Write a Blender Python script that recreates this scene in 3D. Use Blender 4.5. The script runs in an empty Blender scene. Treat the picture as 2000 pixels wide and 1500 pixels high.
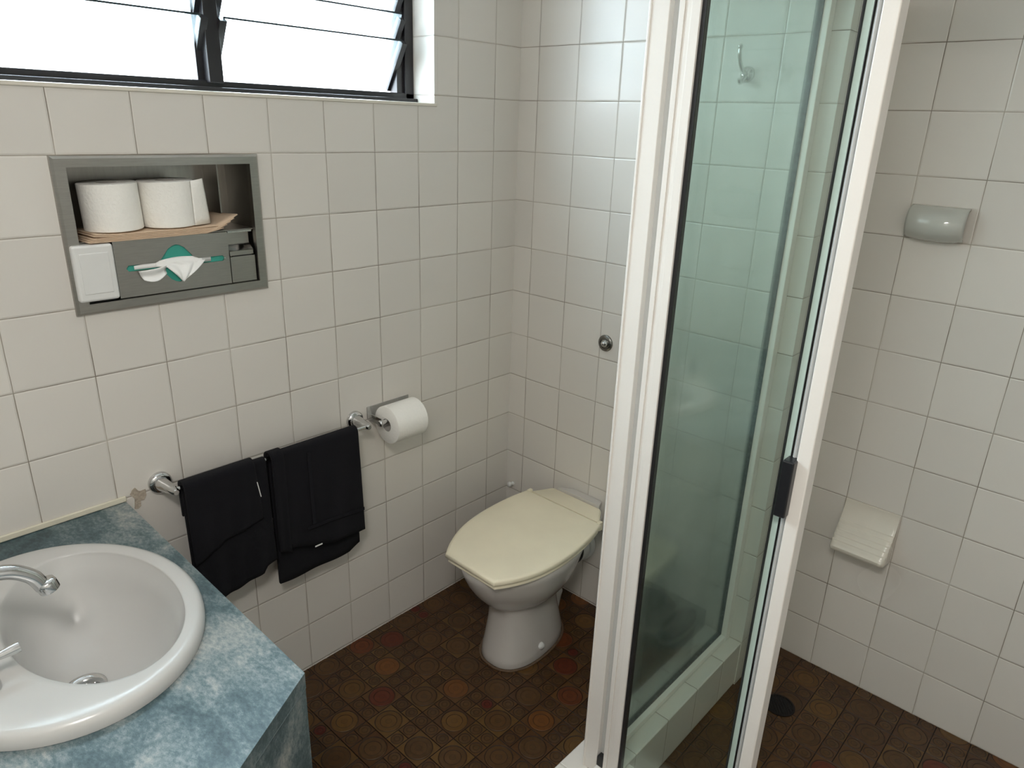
import bpy, bmesh, math, random
from mathutils import Vector, Matrix
import numpy as np
random.seed(7)
C = bpy.context.scene.collection
PI = math.pi

# ---------------- camera ----------------
cam_d = bpy.data.cameras.new('camera'); cam = bpy.data.objects.new('camera', cam_d); C.objects.link(cam)
yaw, pitch, roll = .7361, -.35291, .03441
f = Vector((math.cos(pitch)*math.cos(yaw), math.cos(pitch)*math.sin(yaw), math.sin(pitch)))
r0 = f.cross(Vector((0, 0, 1))).normalized(); u0 = r0.cross(f)
r = math.cos(roll)*r0 + math.sin(roll)*u0; u = -math.sin(roll)*r0 + math.cos(roll)*u0
M4 = Matrix((r, u, -f)).transposed().to_4x4(); M4.translation = Vector((-1.78808, -1.6312, 1.61477))
cam.matrix_world = M4
cam_d.sensor_fit = 'HORIZONTAL'; cam_d.sensor_width = 36; cam_d.lens = 1391.0/2000*36; cam_d.clip_start = .02
bpy.context.scene.camera = cam

# ---------------- world, exposure ----------------
sc = bpy.context.scene
sc.view_settings.view_transform = 'Standard'; sc.view_settings.look = 'None'
sc.view_settings.gamma = 1; sc.view_settings.use_curve_mapping = False
sc.view_settings.exposure = 1.5
w = bpy.data.worlds.new('sky'); sc.world = w; w.use_nodes = True
w.node_tree.nodes['Background'].inputs[0].default_value = (.88, .93, 1, 1)
# overcast sky: brighter overhead than at the horizon
_nt = w.node_tree; _tc = _nt.nodes.new('ShaderNodeTexCoord'); _sp = _nt.nodes.new('ShaderNodeSeparateXYZ'); _mr = _nt.nodes.new('ShaderNodeMapRange')
_nt.links.new(_tc.outputs['Generated'], _sp.inputs[0]); _nt.links.new(_sp.outputs[2], _mr.inputs[0])
_mr.inputs[1].default_value = -.05; _mr.inputs[2].default_value = .8; _mr.inputs[3].default_value = 5.0; _mr.inputs[4].default_value = 17.0
_nt.links.new(_mr.outputs[0], _nt.nodes['Background'].inputs[1])
sc.cycles.use_denoising = True
sc.cycles.max_bounces = 14; sc.cycles.transparent_max_bounces = 24; sc.cycles.diffuse_bounces = 8
sc.cycles.glossy_bounces = 6; sc.cycles.transmission_bounces = 10
sc.cycles.sample_clamp_indirect = 6
# daylight portal at the louvre window
pl = bpy.data.lights.new('window_portal', 'AREA'); pl.shape = 'RECTANGLE'; pl.size = 1.6; pl.size_y = .6
pl.cycles.is_portal = True
po = bpy.data.objects.new('window_portal', pl); C.objects.link(po)
po.location = (-1.15, .24, 1.95); po.rotation_euler = (-PI/2, 0, 0)
# soft fill light added behind the camera (its invented fixture is built below)
FILL_POS = (-2.0, -1.65, 2.33)
ld = bpy.data.lights.new('fill_light', 'AREA'); ld.shape = 'DISK'; ld.size = .36; ld.energy = 7
ld.color = (1, .96, .91)
lo = bpy.data.objects.new('fill_light', ld); C.objects.link(lo); lo.location = (FILL_POS[0], FILL_POS[1], 2.285)

# ---------------- material helpers ----------------
def lin(c):
    return tuple(((v/255)/12.92 if v/255 <= .04045 else ((v/255+.055)/1.055)**2.4) for v in c)
def newmat(name):
    m = bpy.data.materials.new(name); m.use_nodes = True
    nt = m.node_tree; b = nt.nodes['Principled BSDF']
    return m, nt, b
def N(nt, t, **k):
    n = nt.nodes.new(t)
    for a, v in k.items(): setattr(n, a, v)
    return n
def math_n(nt, op, a, b=None, c=None):
    n = N(nt, 'ShaderNodeMath', operation=op)
    for i, v in enumerate((a, b, c)):
        if v is None: continue
        if isinstance(v, (int, float)): n.inputs[i].default_value = v
        else: nt.links.new(v, n.inputs[i])
    return n.outputs[0]
def mixc(nt, fac, a, b):
    n = N(nt, 'ShaderNodeMix', data_type='RGBA')
    for i, v in ((0, fac), (6, a), (7, b)):
        if isinstance(v, (int, float)): n.inputs[i].default_value = v
        elif isinstance(v, tuple): n.inputs[i].default_value = (*v[:3], 1)
        else: nt.links.new(v, n.inputs[i])
    return n.outputs[2]
def pos(nt):
    g = N(nt, 'ShaderNodeNewGeometry'); return g
def simple(name, col, rough=.5, metal=0, noise=60, var=.06, bump=.0, bd=.001, coat=0, spec=.5, sheen=0, stretch=None):
    """colour with a little procedural mottling and optional bump"""
    m, nt, b = newmat(name)
    g = pos(nt)
    vec = g.outputs['Position']
    if stretch:
        mp = N(nt, 'ShaderNodeMapping'); mp.inputs['Scale'].default_value = stretch
        nt.links.new(vec, mp.inputs['Vector']); vec = mp.outputs[0]
    n = N(nt, 'ShaderNodeTexNoise'); n.inputs['Scale'].default_value = noise; n.inputs['Detail'].default_value = 4
    nt.links.new(vec, n.inputs['Vector'])
    lo_ = tuple(max(0, c*(1-var)) for c in col); hi = tuple(min(1, c*(1+var)) for c in col)
    nt.links.new(mixc(nt, n.outputs[0], lo_, hi), b.inputs['Base Color'])
    b.inputs['Roughness'].default_value = rough; b.inputs['Metallic'].default_value = metal
    b.inputs['Coat Weight'].default_value = coat; b.inputs['Coat Roughness'].default_value = .08
    b.inputs['Specular IOR Level'].default_value = spec
    b.inputs['Sheen Weight'].default_value = sheen
    if bump:
        bp = N(nt, 'ShaderNodeBump'); bp.inputs['Strength'].default_value = bump; bp.inputs['Distance'].default_value = bd
        nt.links.new(n.outputs[0], bp.inputs['Height']); nt.links.new(bp.outputs[0], b.inputs['Normal'])
    return m

PT = .152
def tile_mat(name, offx, offy, offz=.0053, col=(.665, .634, .588)):
    m, nt, b = newmat(name)
    g = pos(nt)
    sp = N(nt, 'ShaderNodeSeparateXYZ'); nt.links.new(g.outputs['Position'], sp.inputs[0])
    sn = N(nt, 'ShaderNodeSeparateXYZ'); nt.links.new(g.outputs['True Normal'], sn.inputs[0])
    ax = math_n(nt, 'GREATER_THAN', math_n(nt, 'ABSOLUTE', sn.outputs[0]), .5)
    az = math_n(nt, 'GREATER_THAN', math_n(nt, 'ABSOLUTE', sn.outputs[2]), .5)
    x = math_n(nt, 'SUBTRACT', sp.outputs[0], offx); y = math_n(nt, 'SUBTRACT', sp.outputs[1], offy)
    z = math_n(nt, 'SUBTRACT', sp.outputs[2], offz)
    def sel(fac, a, b_):
        n = N(nt, 'ShaderNodeMix', data_type='FLOAT')
        nt.links.new(fac, n.inputs[0]); nt.links.new(a, n.inputs[2]); nt.links.new(b_, n.inputs[3]); return n.outputs[0]
    uu = sel(ax, x, y); vv = sel(az, z, y)
    wob = N(nt, 'ShaderNodeTexNoise'); wob.inputs['Scale'].default_value = 9
    nt.links.new(g.outputs['Position'], wob.inputs['Vector'])
    wo = math_n(nt, 'MULTIPLY', math_n(nt, 'SUBTRACT', wob.outputs[0], .5), .0022)
    uu = math_n(nt, 'ADD', uu, wo); vv = math_n(nt, 'ADD', vv, wo)
    us = math_n(nt, 'DIVIDE', uu, PT); vs = math_n(nt, 'DIVIDE', vv, PT)
    def edge(s):
        fr = math_n(nt, 'FRACT', s)
        return math_n(nt, 'MULTIPLY', math_n(nt, 'MINIMUM', fr, math_n(nt, 'SUBTRACT', 1.0, fr)), PT)
    d = math_n(nt, 'MINIMUM', edge(us), edge(vs))
    nz = N(nt, 'ShaderNodeTexNoise'); nz.inputs['Scale'].default_value = 14; nz.inputs['Detail'].default_value = 6
    nt.links.new(g.outputs['Position'], nz.inputs['Vector'])
    # grout width a bit irregular
    wdt = math_n(nt, 'MULTIPLY_ADD', nz.outputs[0], .0009, .0001)
    mr = N(nt, 'ShaderNodeMapRange', interpolation_type='SMOOTHSTEP')
    nt.links.new(d, mr.inputs[0]); nt.links.new(wdt, mr.inputs[1])
    nt.links.new(math_n(nt, 'ADD', wdt, .0007), mr.inputs[2]); mr.inputs[3].default_value = 1; mr.inputs[4].default_value = 0
    line = mr.outputs[0]
    cmb = N(nt, 'ShaderNodeCombineXYZ')
    nt.links.new(math_n(nt, 'FLOOR', us), cmb.inputs[0]); nt.links.new(math_n(nt, 'FLOOR', vs), cmb.inputs[1])
    wn = N(nt, 'ShaderNodeTexWhiteNoise', noise_dimensions='3D'); nt.links.new(cmb.outputs[0], wn.inputs['Vector'])
    big = N(nt, 'ShaderNodeTexNoise'); big.inputs['Scale'].default_value = 2.2
    nt.links.new(g.outputs['Position'], big.inputs['Vector'])
    tc = mixc(nt, wn.outputs[0], tuple(c*.965 for c in col), tuple(min(1, c*1.03) for c in col))
    gr = N(nt, 'ShaderNodeTexNoise'); gr.inputs['Scale'].default_value = 4; gr.inputs['Detail'].default_value = 5
    nt.links.new(g.outputs['Position'], gr.inputs['Vector'])
    mr2 = N(nt, 'ShaderNodeMapRange'); nt.links.new(gr.outputs[0], mr2.inputs[0]); mr2.inputs[1].default_value = .38; mr2.inputs[2].default_value = .62
    gc = mixc(nt, mr2.outputs[0], (.19, .16, .125), (.44, .40, .34))
    nt.links.new(mixc(nt, line, tc, gc), b.inputs['Base Color'])
    rg = math_n(nt, 'MULTIPLY_ADD', line, .55, .2)
    nt.links.new(math_n(nt, 'MULTIPLY_ADD', big.outputs[0], .1, rg), b.inputs['Roughness'])
    # pillowed edges + per tile tilt
    mh = N(nt, 'ShaderNodeMapRange', interpolation_type='SMOOTHSTEP'); nt.links.new(d, mh.inputs[0])
    mh.inputs[1].default_value = .0006; mh.inputs[2].default_value = .0042
    hn = math_n(nt, 'MULTIPLY_ADD', big.outputs[0], .25, mh.outputs[0])
    bp = N(nt, 'ShaderNodeBump'); bp.inputs['Strength'].default_value = .55; bp.inputs['Distance'].default_value = .0016
    nt.links.new(hn, bp.inputs['Height'])
    vm = N(nt, 'ShaderNodeVectorMath', operation='SUBTRACT'); nt.links.new(wn.outputs[1], vm.inputs[0]); vm.inputs[1].default_value = (.5, .5, .5)
    vs2 = N(nt, 'ShaderNodeVectorMath', operation='SCALE'); nt.links.new(vm.outputs[0], vs2.inputs[0]); vs2.inputs['Scale'].default_value = .03
    va = N(nt, 'ShaderNodeVectorMath', operation='ADD'); nt.links.new(g.outputs['Normal'], va.inputs[0]); nt.links.new(vs2.outputs[0], va.inputs[1])
    vn = N(nt, 'ShaderNodeVectorMath', operation='NORMALIZE'); nt.links.new(va.outputs[0], vn.inputs[0])
    nt.links.new(vn.outputs[0], bp.inputs['Normal'])
    nt.links.new(bp.outputs[0], b.inputs['Normal'])
    b.inputs['Specular IOR Level'].default_value = .45
    return m

T_MAIN = tile_mat('wall_tiles', -.1105, -.0764)
T_REC = tile_mat('shower_wall_tiles', 0.0, -1.1164, .0000)
T_REV = tile_mat('reveal_tiles', -.1105, -.03)
T_HOB = tile_mat('hob_tiles', -.1105, -.92, .003)

def add_output_mix(nt, sh):
    nt.links.new(sh, nt.nodes['Material Output'].inputs['Surface'])
def clear_glass(name, tint, gloss=1.0, haze=0.0, rough=.12, hazecol=(.55, .6, .55), blur=.62):
    m, nt, b = newmat(name); nt.nodes.remove(b)
    tr = N(nt, 'ShaderNodeBsdfTransparent'); tr.inputs[0].default_value = (*tint, 1)
    base = tr.outputs[0]
    if haze:
        rf = N(nt, 'ShaderNodeBsdfRefraction'); rf.inputs['Roughness'].default_value = rough; rf.inputs['IOR'].default_value = 1.4
        rf.inputs[0].default_value = (*tint, 1)
        df = N(nt, 'ShaderNodeBsdfDiffuse'); df.inputs[0].default_value = (*hazecol, 1)
        tl = N(nt, 'ShaderNodeBsdfTranslucent'); tl.inputs[0].default_value = (*hazecol, 1)
        a = N(nt, 'ShaderNodeMixShader'); a.inputs[0].default_value = .5
        nt.links.new(df.outputs[0], a.inputs[1]); nt.links.new(tl.outputs[0], a.inputs[2])
        g = pos(nt); nz = N(nt, 'ShaderNodeTexNoise'); nz.inputs['Scale'].default_value = 5; nz.inputs['Detail'].default_value = 5
        nt.links.new(g.outputs['Position'], nz.inputs['Vector'])
        a1 = N(nt, 'ShaderNodeMixShader'); 
        # soap scum and frosting are heavier towards the bottom of the pane
        sx = N(nt, 'ShaderNodeSeparateXYZ'); nt.links.new(g.outputs['Position'], sx.inputs[0])
        mz = N(nt, 'ShaderNodeMapRange'); nt.links.new(sx.outputs[2], mz.inputs[0])
        mz.inputs[1].default_value = .35; mz.inputs[2].default_value = 1.35; mz.inputs[3].default_value = blur; mz.inputs[4].default_value = blur*.22
        nt.links.new(mz.outputs[0], a1.inputs[0])
        nt.links.new(base, a1.inputs[1]); nt.links.new(rf.outputs[0], a1.inputs[2])
        a2 = N(nt, 'ShaderNodeMixShader'); nt.links.new(math_n(nt, 'MULTIPLY', nz.outputs[0], haze*2), a2.inputs[0])
        nt.links.new(a1.outputs[0], a2.inputs[1]); nt.links.new(a.outputs[0], a2.inputs[2]); base = a2.outputs[0]
    gl = N(nt, 'ShaderNodeBsdfGlossy'); gl.inputs['Roughness'].default_value = .02; gl.inputs[0].default_value = (1, 1, 1, 1)
    fr = N(nt, 'ShaderNodeFresnel'); gg = pos(nt)
    # a thin pane reflects the same way from both of its faces
    nt.links.new(math_n(nt, 'MULTIPLY_ADD', gg.outputs['Backfacing'], 1/1.45-1.45, 1.45), fr.inputs[0])
    mx = N(nt, 'ShaderNodeMixShader'); nt.links.new(math_n(nt, 'MULTIPLY', fr.outputs[0], gloss), mx.inputs[0])
    nt.links.new(base, mx.inputs[1]); nt.links.new(gl.outputs[0], mx.inputs[2])
    add_output_mix(nt, mx.outputs[0]); return m

GEDGE = simple('glass_polished_edge', (.012, .022, .026), .2, noise=90, var=.4)
GLASS = clear_glass('shower_glass', (.955, .978, .967), .7)
GLASS_SIDE = clear_glass('soap_hazed_glass', (.93, .965, .945), .6, haze=.10, rough=.20)
LOUVRE = clear_glass('louvre_glass', (.93, .965, .97), .8, haze=.12, rough=.35, hazecol=(.8, .86, .9), blur=.05)
ALU = simple('white_powdercoat', (.76, .73, .685), .32, noise=300, var=.015)
ALU_G = simple('grey_aluminium', (.50, .51, .50), .38, noise=200, var=.04)
STRIP = simple('pale_glass_edge', (.47, .60, .55), .2, noise=40, var=.05)
BLACK = simple('black_rubber', (.012, .012, .013), .45, noise=100, var=.2)
BLACKPL = simple('black_plastic', (.012, .012, .014), .3, noise=100, var=.2)
BRONZE = simple('dark_window_metal', (.012, .011, .013), .32, noise=60, var=.2)
CHROME = simple('chrome', (.62, .62, .62), .12, 1, noise=80, var=.04)
STEEL = simple('brushed_steel', (.40, .385, .355), .30, 1, noise=30, var=.14, bump=.12, bd=.0004, stretch=(1, 1, 14))
STEEL_D = simple('brushed_steel_lining', (.33, .315, .29), .28, 1, noise=20, var=.14, stretch=(10, 1, 1))
CERAM = simple('white_porcelain', (.51, .505, .49), .22, noise=8, var=.02, coat=.0)
CERAM_T = simple('toilet_porcelain', (.56, .535, .505), .16, noise=8, var=.02, coat=.3)
CERAM_G = simple('pale_grey_ceramic', (.47, .48, .44), .12, noise=20, var=.06, coat=.5)
CERAM_C = simple('cream_ceramic', (.66, .62, .54), .22, noise=20, var=.04, coat=.3)
LIDM = simple('aged_cream_plastic', (.86, .79, .61), .34, noise=7, var=.10)
WPL = simple('white_plastic', (.70, .70, .685), .38, noise=50, var=.02)
PAPER = simple('tissue_paper', (.86, .845, .80), .95, noise=160, var=.03, bump=.6, bd=.0022, spec=.1)
TISSUE = simple('facial_tissue', (.88, .88, .87), .95, noise=80, var=.03, spec=.1)
CARD = simple('cardboard_core', (.42, .40, .37), .9, noise=80, var=.05)
KRAFT = simple('brown_paper', (.56, .42, .30), .85, noise=60, var=.08)
TEAL = simple('teal_card', (.04, .34, .27), .6, noise=60, var=.08)
TOWEL = simple('black_terry', (.0085, .0085, .0115), 1, noise=900, var=.5, bump=1, bd=.003, spec=.05, sheen=.06)
TOWEL_B = simple('black_woven_band', (.014, .014, .017), .9, noise=300, var=.3, spec=.1)
LABEL = simple('white_label', (.75, .75, .73), .8, noise=60, var=.03)
CREAM = simple('cream_sealant', (.66, .62, .50), .5, noise=30, var=.06)
PLASTER = simple('chipped_plaster', (.42, .36, .29), .95, noise=160, var=.3, bump=1, bd=.003)
DARKHOLE = simple('dark_void', (.01, .01, .01), .9, noise=20, var=.2)
CEIL = simple('ceiling_paint', (.82, .80, .77), .9, noise=20, var=.02)
BINM = simple('bin_black', (.02, .02, .021), .45, noise=60, var=.2)
DRAINM = simple('drain_dark_metal', (.014, .012, .012), .45, .6, noise=60, var=.3)

def laminate():
    m, nt, b = newmat('blue_green_laminate')
    g = pos(nt)
    mp = N(nt, 'ShaderNodeMapping'); mp.inputs['Scale'].default_value = (1.3, .75, .8); mp.inputs['Rotation'].default_value = (0, 0, .9)
    nt.links.new(g.outputs['Position'], mp.inputs[0])
    a = N(nt, 'ShaderNodeTexNoise'); a.inputs['Scale'].default_value = 9; a.inputs['Detail'].default_value = 8; a.inputs['Roughness'].default_value = .62; a.inputs['Distortion'].default_value = .4
    nt.links.new(mp.outputs[0], a.inputs[0])
    c = N(nt, 'ShaderNodeTexNoise'); c.inputs['Scale'].default_value = 120; c.inputs['Detail'].default_value = 6; c.inputs['Roughness'].default_value = .8
    nt.links.new(mp.outputs[0], c.inputs[0])
    v = math_n(nt, 'ADD', math_n(nt, 'MULTIPLY', a.outputs[0], .58), math_n(nt, 'MULTIPLY', c.outputs[0], .42))
    rp = N(nt, 'ShaderNodeValToRGB'); nt.links.new(v, rp.inputs[0])
    e = rp.color_ramp; e.elements[0].position = .38; e.elements[0].color = (*lin((46, 64, 69)), 1)
    e.elements[1].position = .64; e.elements[1].color = (*lin((160, 160, 156)), 1)
    k = e.elements.new(.47); k.color = (*lin((73, 93, 98)), 1)
    k = e.elements.new(.54); k.color = (*lin((112, 124, 126)), 1)
    nt.links.new(rp.outputs[0], b.inputs['Base Color']); b.inputs['Roughness'].default_value = .42
    return m
LAM = laminate()
LAM_E = simple('laminate_edge', (.16, .21, .23), .5, noise=90, var=.3)

def floor_mat():
    m, nt, b = newmat('mosaic_floor')
    at = N(nt, 'ShaderNodeVertexColor'); at.layer_name = 'glaze'
    g = pos(nt); n = N(nt, 'ShaderNodeTexNoise'); n.inputs['Scale'].default_value = 70; n.inputs['Detail'].default_value = 5
    nt.links.new(g.outputs['Position'], n.inputs['Vector'])
    mu = N(nt, 'ShaderNodeMix', data_type='RGBA', blend_type='MULTIPLY'); mu.inputs[0].default_value = 1
    nt.links.new(at.outputs[0], mu.inputs[6]); nt.links.new(mixc(nt, n.outputs[0], (.25, .225, .185), (.56, .48, .385)), mu.inputs[7])
    nt.links.new(mu.outputs[2], b.inputs['Base Color'])
    b.inputs['Roughness'].default_value = .34; b.inputs['Specular IOR Level'].default_value = .4
    bp = N(nt, 'ShaderNodeBump'); bp.inputs['Strength'].default_value = .35; bp.inputs['Distance'].default_value = .0015
    nt.links.new(n.outputs[0], bp.inputs['Height']); nt.links.new(bp.outputs[0], b.inputs['Normal'])
    return m
FLOORM = floor_mat()

# ---------------- mesh helpers ----------------
class MB:
    def __init__(s): s.v = []; s.f = []
    def add(s, vs, fs):
        o = len(s.v); s.v += [tuple(p) for p in vs]; s.f += [tuple(i+o for i in q) for q in fs]; return s
    def box(s, x0, x1, y0, y1, z0, z1):
        x0, x1 = sorted((x0, x1)); y0, y1 = sorted((y0, y1)); z0, z1 = sorted((z0, z1))
        vs = [(x, y, z) for z in (z0, z1) for y in (y0, y1) for x in (x0, x1)]
        return s.add(vs, [(0, 2, 3, 1), (4, 5, 7, 6), (0, 1, 5, 4), (2, 6, 7, 3), (0, 4, 6, 2), (1, 3, 7, 5)])
    def prism(s, poly, z0, z1):
        n = len(poly); ar = sum(poly[i][0]*poly[(i+1) % n][1]-poly[(i+1) % n][0]*poly[i][1] for i in range(n))
        if ar < 0: poly = poly[::-1]
        vs = [(x, y, z0) for x, y in poly]+[(x, y, z1) for x, y in poly]
        return s.add(vs, [tuple(range(n))[::-1], tuple(range(n, 2*n))]+[(i, (i+1) % n, n+(i+1) % n, n+i) for i in range(n)])
    def loft(s, secs, cap0=True, cap1=True, close=True):
        n = len(secs[0]); vs = [p for q in secs for p in q]; fs = []
        for k in range(len(secs)-1):
            for i in range(n if close else n-1):
                a = k*n+i; b = k*n+(i+1) % n; fs.append((a, b, b+n, a+n))
        if cap0: fs.append(tuple(range(n))[::-1])
        if cap1: fs.append(tuple(range((len(secs)-1)*n, len(secs)*n)))
        return s.add(vs, fs)
    def lathe(s, prof, org, axis=(0, 0, 1), n=32, cap0=True, cap1=True):
        ax = Vector(axis).normalized(); t = ax.orthogonal().normalized(); b = ax.cross(t); o = Vector(org)
        secs = [[o+ax*h+(t*math.cos(2*PI*i/n)+b*math.sin(2*PI*i/n))*max(rr, 1e-5) for i in range(n)] for rr, h in prof]
        return s.loft(secs, cap0, cap1)
    def tube(s, pts, rad, n=14, caps=True):
        P = [Vector(p) for p in pts]; R = rad if isinstance(rad, (list, tuple)) else [rad]*len(P)
        secs = []; prev = None
        for i, p in enumerate(P):
            d = (P[min(i+1, len(P)-1)]-P[max(i-1, 0)]).normalized()
            t = (prev-d*prev.dot(d)).normalized() if prev is not None else d.orthogonal().normalized()
            prev = t; b = d.cross(t)
            secs.append([p+(t*math.cos(2*PI*k/n)+b*math.sin(2*PI*k/n))*R[i] for k in range(n)])
        return s.loft(secs, caps, caps)
    def build(s, name, mat, parent=None, smooth=None, bevel=0, seg=2, sub=0, solid=0):
        me = bpy.data.meshes.new(name); me.from_pydata([tuple(p) for p in s.v], [], s.f); me.update()
        bm = bmesh.new(); bm.from_mesh(me); bmesh.ops.recalc_face_normals(bm, faces=bm.faces); bm.to_mesh(me); bm.free()
        me.materials.append(mat)
        o = bpy.data.objects.new(name, me); C.objects.link(o)
        if smooth is not None:
            for p in me.polygons: p.use_smooth = True
            bm = bmesh.new(); bm.from_mesh(me)
            for e in bm.edges:
                if len(e.link_faces) == 2 and e.calc_face_angle(0) > math.radians(smooth): e.smooth = False
            bm.to_mesh(me); bm.free()
        if solid:
            md = o.modifiers.new('solid', 'SOLIDIFY'); md.thickness = solid; md.offset = 0
        if bevel:
            md = o.modifiers.new('bevel', 'BEVEL'); md.width = bevel; md.segments = seg; md.limit_method = 'ANGLE'; md.angle_limit = math.radians(35)
            for p in me.polygons: p.use_smooth = True
            md.harden_normals = True
        if sub:
            md = o.modifiers.new('sub', 'SUBSURF'); md.levels = sub; md.render_levels = sub
        if parent is not None:
            o.parent = parent
            b = parent
            loc = Vector((0, 0, 0))
            while b is not None: loc += b.location; b = b.parent
            o.location = -loc
        return o
def tag(o, label, cat, group=None):
    o['label'] = label; o['category'] = cat
    if group: o['group'] = group
    return o
def thing(name, loc, label, cat, group=None):
    o = bpy.data.objects.new(name, None); C.objects.link(o); o.location = loc; o.empty_display_size = .05
    return tag(o, label, cat, group)
def struct(o): o['kind'] = 'structure'; return o
def catmull(pts, n=6, closed=False):
    P = [Vector(p) for p in pts]; out = []
    L = len(P)
    for i in range(L if closed else L-1):
        p0 = P[(i-1) % L] if closed or i > 0 else P[i]; p1 = P[i]; p2 = P[(i+1) % L]
        p3 = P[(i+2) % L] if closed or i < L-2 else p2
        for k in range(n):
            t = k/n
            out.append(.5*((2*p1)+(p2-p0)*t+(2*p0-5*p1+4*p2-p3)*t*t+(3*p1-p0-3*p2+p3)*t**3))
    if not closed: out.append(P[-1])
    return out

# ---------------- room shell ----------------
XL, YF, ZC, XR = -2.35, -2.6, 2.42, .266
# window wall with window opening and dispenser niche
m = MB()
WX0, WX1, WZ0, WZ1 = -1.95, -.355, 1.655, 2.2
DX0, DX1, DZ0, DZ1 = -1.322, -.928, 1.224, 1.507
m.box(XL, 0, 0, .2, -.02, DZ0); m.box(XL, DX0, 0, .2, DZ0, DZ1); m.box(DX1, 0, 0, .2, DZ0, DZ1); m.box(DX0, DX1, .125, .2, DZ0, DZ1)
m.box(XL, 0, 0, .2, DZ1, WZ0); m.box(XL, WX0, 0, .2, WZ0, WZ1); m.box(WX1, 0, 0, .2, WZ0, WZ1); m.box(XL, 0, 0, .2, WZ1, ZC)
struct(m.build('wall_left', T_MAIN))
struct(MB().box(0, .12, -.985, .2, -.02, ZC).build('wall_back', T_MAIN))
struct(MB().box(.12, XR+.1, -.985, -.86, -.02, ZC).build('wall_recess_side', T_MAIN))
struct(MB().box(XR, XR+.12, YF, -.985, -.02, ZC).build('wall_right', T_REC))
struct(MB().box(XL-.1, XL, YF, .2, -.02, ZC).build('wall_front', T_MAIN))
struct(MB().box(XL-.1, XR+.12, YF-.1, YF, -.02, ZC).build('wall_rear', T_MAIN))
struct(MB().box(XL-.1, XR+.12, YF-.1, .2, ZC, ZC+.1).build('ceiling', CEIL))

# mosaic floor: real pieces on a 7 x 7 repeat
G = .0441
BIG = [(0, 0), (3, 0), (0, 3), (3, 3), (5, 2), (1, 5), (5, 5)]
occ = set()
for bx, by in BIG:
    for ix in (-1, 0):
        for iy in (-1, 0): occ.add(((bx+ix) % 7, (by+iy) % 7))
SMALL = [(i, j) for i in range(7) for j in range(7) if (i, j) not in occ]
def rnd_col(a, amt=.14):
    k = 1+random.uniform(-amt, amt); return tuple(c*k for c in a)
BASE = [lin((118, 86, 52)), lin((108, 76, 44)), lin((126, 92, 54)), lin((112, 80, 52)), lin((134, 104, 60))]
DISC = [lin((112, 84, 52))]*9+[lin((130, 98, 52))]*4+[lin((142, 94, 48))]*2+[lin((130, 74, 42)), lin((122, 60, 38))]
LINE = lin((58, 38, 24)); GROUT = lin((50, 35, 24))
FV, FF, FC = [], [], []
def piece(cx, cy, h, big):
    n = 32 if big else 16
    hot = random.random()
    base = rnd_col(random.choice(BASE)); disc = rnd_col(random.choice(DISC if big else DISC[:9]))
    if not big and hot < .05: disc = lin((120, 48, 34))
    if big:
        prof = [('s', 1, -.0012, GROUT), ('s', .965, 0, base), ('c', .90, .0, LINE), ('c', .845, -.0006, disc), ('c', .80, .0004, disc), ('c', .55, .0004, LINE if random.random() < .45 else tuple(c*.7 for c in disc)),
                ('c', .51, .0, tuple(min(1, c*1.12) for c in disc)), ('c', .22, .0003, tuple(c*.8 for c in disc)), ('c', .16, .0003, disc)]
    else:
        prof = [('s', 1, -.0012, GROUT), ('s', .93, 0, base), ('c', .84, 0, LINE), ('c', .73, -.0005, disc), ('c', .42, .0003, tuple(c*.6 for c in disc)), ('c', .3, 0, disc)]
    o = len(FV)
    for t, rr, dz, c in prof:
        for i in range(n):
            a = 2*PI*(i+.5)/n; ca, sa = math.cos(a), math.sin(a)
            k = rr*h
            if t == 's':
                q = k/max(abs(ca), abs(sa)); FV.append((cx+ca*q, cy+sa*q, dz))
            else: FV.append((cx+ca*k, cy+sa*k, dz))
    # exact corners: snap the points nearest to the diagonals
    for lv, (t, rr, dz, c) in enumerate(prof):
        if t != 's': continue
        for q in range(4):
            i = int(round((q*PI/2+PI/4)/(2*PI)*n-.5)) % n
            sx, sy = (1, 1, -1, -1)[q] if False else (1 if q in (0, 3) else -1), (1 if q in (0, 1) else -1)
            FV[o+lv*n+i] = (cx+sx*rr*h, cy+sy*rr*h, dz)
    for lv in range(len(prof)-1):
        for i in range(n):
            a = o+lv*n+i; b = o+lv*n+(i+1) % n; FF.append((a, b, b+n, a+n)); FC.append(prof[lv][3])
    FF.append(tuple(range(o+(len(prof)-1)*n, o+len(prof)*n))); FC.append(prof[-1][3])
def lay(anchor, sgn, test):
    ax, ay = anchor
    for I in range(-10, 10):
        for J in range(-10, 10):
            for lst, big in ((BIG, True), (SMALL, False)):
                for (i, j) in lst:
                    gx, gy = i+7*I, j+7*J
                    if not big: gx += .5; gy += .5
                    X = ax+sgn*gx*G; Y = ay+sgn*gy*G
                    if test(X, Y): piece(X, Y, G if big else G/2, big)
inb = lambda x, y: -2.05 < x < .31 and -1.75 < y < .03
lay((-.839, -.165), 1, lambda x, y: inb(x, y) and (y > -.91 or x < -.68) and x < .03)
lay((.096, -1.223), -1, lambda x, y: inb(x, y) and y <= -.91 and x >= -.68)
me = bpy.data.meshes.new('floor'); me.from_pydata(FV, [], FF)
ca = me.color_attributes.new('glaze', 'FLOAT_COLOR', 'CORNER')
arr = np.ones((len(me.loops), 4), dtype=np.float32); k = 0
lens = [len(q) for q in FF]
arr[:, :3] = np.repeat(np.array(FC, dtype=np.float32), lens, axis=0)
ca.data.foreach_set('color', arr.ravel())
me.materials.append(FLOORM)
fl = bpy.data.objects.new('floor', me); C.objects.link(fl); struct(fl)
struct(MB().box(XL-.1, XR+.12, YF-.1, .2, -.06, -.0016).build('floor_bed', simple('floor_grout', lin((74, 52, 34)), .7, noise=40, var=.3)))

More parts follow.
